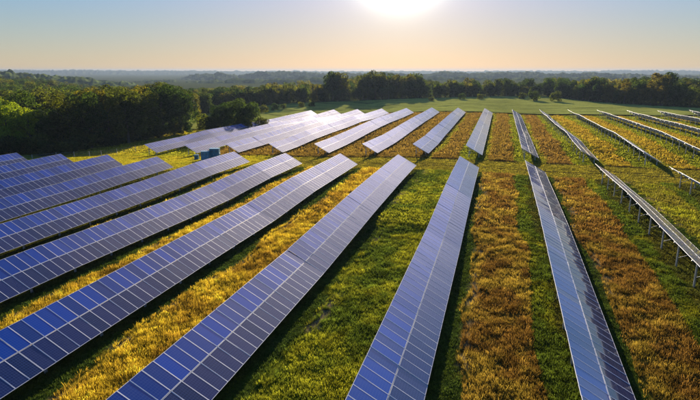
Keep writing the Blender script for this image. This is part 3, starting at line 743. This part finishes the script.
ng = bpy.data.node_groups.new('canopy', 'GeometryNodeTree'); ng.interface.new_socket('Geometry', in_out='INPUT', socket_type='NodeSocketGeometry'); ng.interface.new_socket('Geometry', in_out='OUTPUT', socket_type='NodeSocketGeometry')
gi = ng.nodes.new('NodeGroupInput'); go = ng.nodes.new('NodeGroupOutput'); jn = ng.nodes.new('GeometryNodeJoinGeometry')
def na(name, typ):
    n = ng.nodes.new('GeometryNodeInputNamedAttribute'); n.data_type = typ; n.inputs[0].default_value = name; return n
kattr = na('kind', 'INT'); sattr = na('size', 'FLOAT')
rv = ng.nodes.new('FunctionNodeRandomValue'); rv.data_type = 'FLOAT_VECTOR'; rv.inputs[0].default_value = (0, 0, 0); rv.inputs[1].default_value = (0, 0, 6.28)
crowns = {}
for o in COL.objects:
    if o.data in [p[0] for p in FARP] and o.data.name not in crowns: crowns[o.data.name] = o
for k, ob in enumerate(list(crowns.values())[:4]):
    oi = ng.nodes.new('GeometryNodeObjectInfo'); oi.inputs['Object'].default_value = ob; oi.inputs['As Instance'].default_value = True; oi.transform_space = 'ORIGINAL'
    cmpn = ng.nodes.new('FunctionNodeCompare'); cmpn.data_type = 'INT'; cmpn.operation = 'EQUAL'; ng.links.new(kattr.outputs[0], cmpn.inputs['A'] if 'A' in cmpn.inputs else cmpn.inputs[2])
    for inp in cmpn.inputs:
        if inp.name == 'B' and inp.type == 'INT': inp.default_value = k
        if inp.name == 'A' and inp.type == 'INT': ng.links.new(kattr.outputs[0], inp)
    io = ng.nodes.new('GeometryNodeInstanceOnPoints')
    ng.links.new(gi.outputs[0], io.inputs['Points']); ng.links.new(cmpn.outputs[0], io.inputs['Selection']); ng.links.new(oi.outputs['Geometry'], io.inputs['Instance'])
    ng.links.new(rv.outputs[0], io.inputs['Rotation']); ng.links.new(sattr.outputs[0], io.inputs['Scale']); ng.links.new(io.outputs[0], jn.inputs[0])
ng.links.new(jn.outputs[0], go.inputs[0])
md = wood.modifiers.new('canopy', 'NODES'); md.node_group = ng

# ------------------------------------------------------------------ distant wooded hills
M_HILL = attr_mat('wooded_hillside', 0, .95, ((.02, .6, 1.4), (.08, .6, 1.4)))
def hills(c0, c1, D, depth, prof, tree_h, col, nc=900, nd=26, seed=0):
    cs = np.linspace(c0, c1, nc); ds = np.linspace(-depth * .6, depth, nd)
    C, DS = np.meshgrid(cs, ds); yaw = R(15.6); DDs = D + DS
    rx = (C - 350) / 532 * DDs
    X = -math.sin(yaw) * DDs + math.cos(yaw) * rx; Y = math.cos(yaw) * DDs + math.sin(yaw) * rx
    topy = np.interp(C, [a for a, b in prof], [b for a, b in prof])
    base = -30.0
    ztop = CAMZ - D * (topy - 70) / 532 - tree_h * .6
    env = 1 - np.where(DS < 0, (DS / (depth * .6))**2, (DS / depth)**2)
    Z = base + (ztop - base) * env
    n = fbm(X / (tree_h * 1.6), Y / (tree_h * 1.6), seed, 3) - .5
    Z = Z + n * tree_h * 1.9 + (fbm(X / (tree_h * 9), Y / (tree_h * 9), seed + 9, 3) - .5) * tree_h * 1.6
    V = np.stack([X.ravel(), Y.ravel(), Z.ravel()], 1); I = np.arange(C.size).reshape(C.shape)
    F = np.stack([I[:-1, :-1].ravel(), I[:-1, 1:].ravel(), I[1:, 1:].ravel(), I[1:, :-1].ravel()], 1)
    cc = np.array(col) * (.7 + 1.2 * (n.ravel() + .5))[:, None]
    tag(link(bpy.data.objects.new('hills', np_mesh('hills', V, F, M_HILL, cc, True))), kind='structure')
hills(-120, 150, 1050, 380, [(-120, 70), (0, 70.5), (50, 71), (85, 74), (120, 79), (150, 86)], 13, (.045, .06, .02), 1100, 40, 3)
hills(165, 345, 2300, 500, [(165, 85), (185, 78), (200, 73), (222, 70.8), (240, 73.5), (262, 71.5), (300, 70.8), (330, 72), (345, 72)], 13, (.045, .055, .025), 900, 30, 5)
hills(118, 900, 1450, 380, [(118, 86), (150, 81), (200, 79), (260, 77.5), (330, 76), (450, 76), (560, 75.5), (700, 76.5), (900, 77)], 13, (.04, .052, .018), 1700, 34, 17)
hills(330, 830, 2100, 500, [(330, 72), (420, 72.5), (440, 71), (520, 71), (560, 72), (620, 73), (700, 75), (830, 76)], 12, (.045, .055, .025), 1500, 30, 7)
hills(-200, 900, 6200, 1500, [(-200, 69.3), (0, 69.2), (100, 69.6), (200, 70.2), (330, 70.4), (500, 70.4), (640, 69.6), (700, 70.0), (900, 69.6)], 18, (.05, .06, .03), 1600, 24, 11)

# ------------------------------------------------------------------ haze
m = bpy.data.materials.new('morning_haze'); m.use_nodes = True; t = m.node_tree; t.nodes.clear()
pv = t.nodes.new('ShaderNodeVolumePrincipled'); pv.inputs['Color'].default_value = (.16, .215, .31, 1); pv.inputs['Density'].default_value = 1.2e-4; pv.inputs['Anisotropy'].default_value = .35
mo = t.nodes.new('ShaderNodeOutputMaterial'); t.links.new(pv.outputs[0], mo.inputs['Volume'])
hz = MB(); hz.box((-9800, -1000, -75), (9800, 8600, 34)); ho = hz.build('haze', m)
tag(ho, 'thin pale morning haze that fades the hills to blue', 'haze', None, 'stuff')
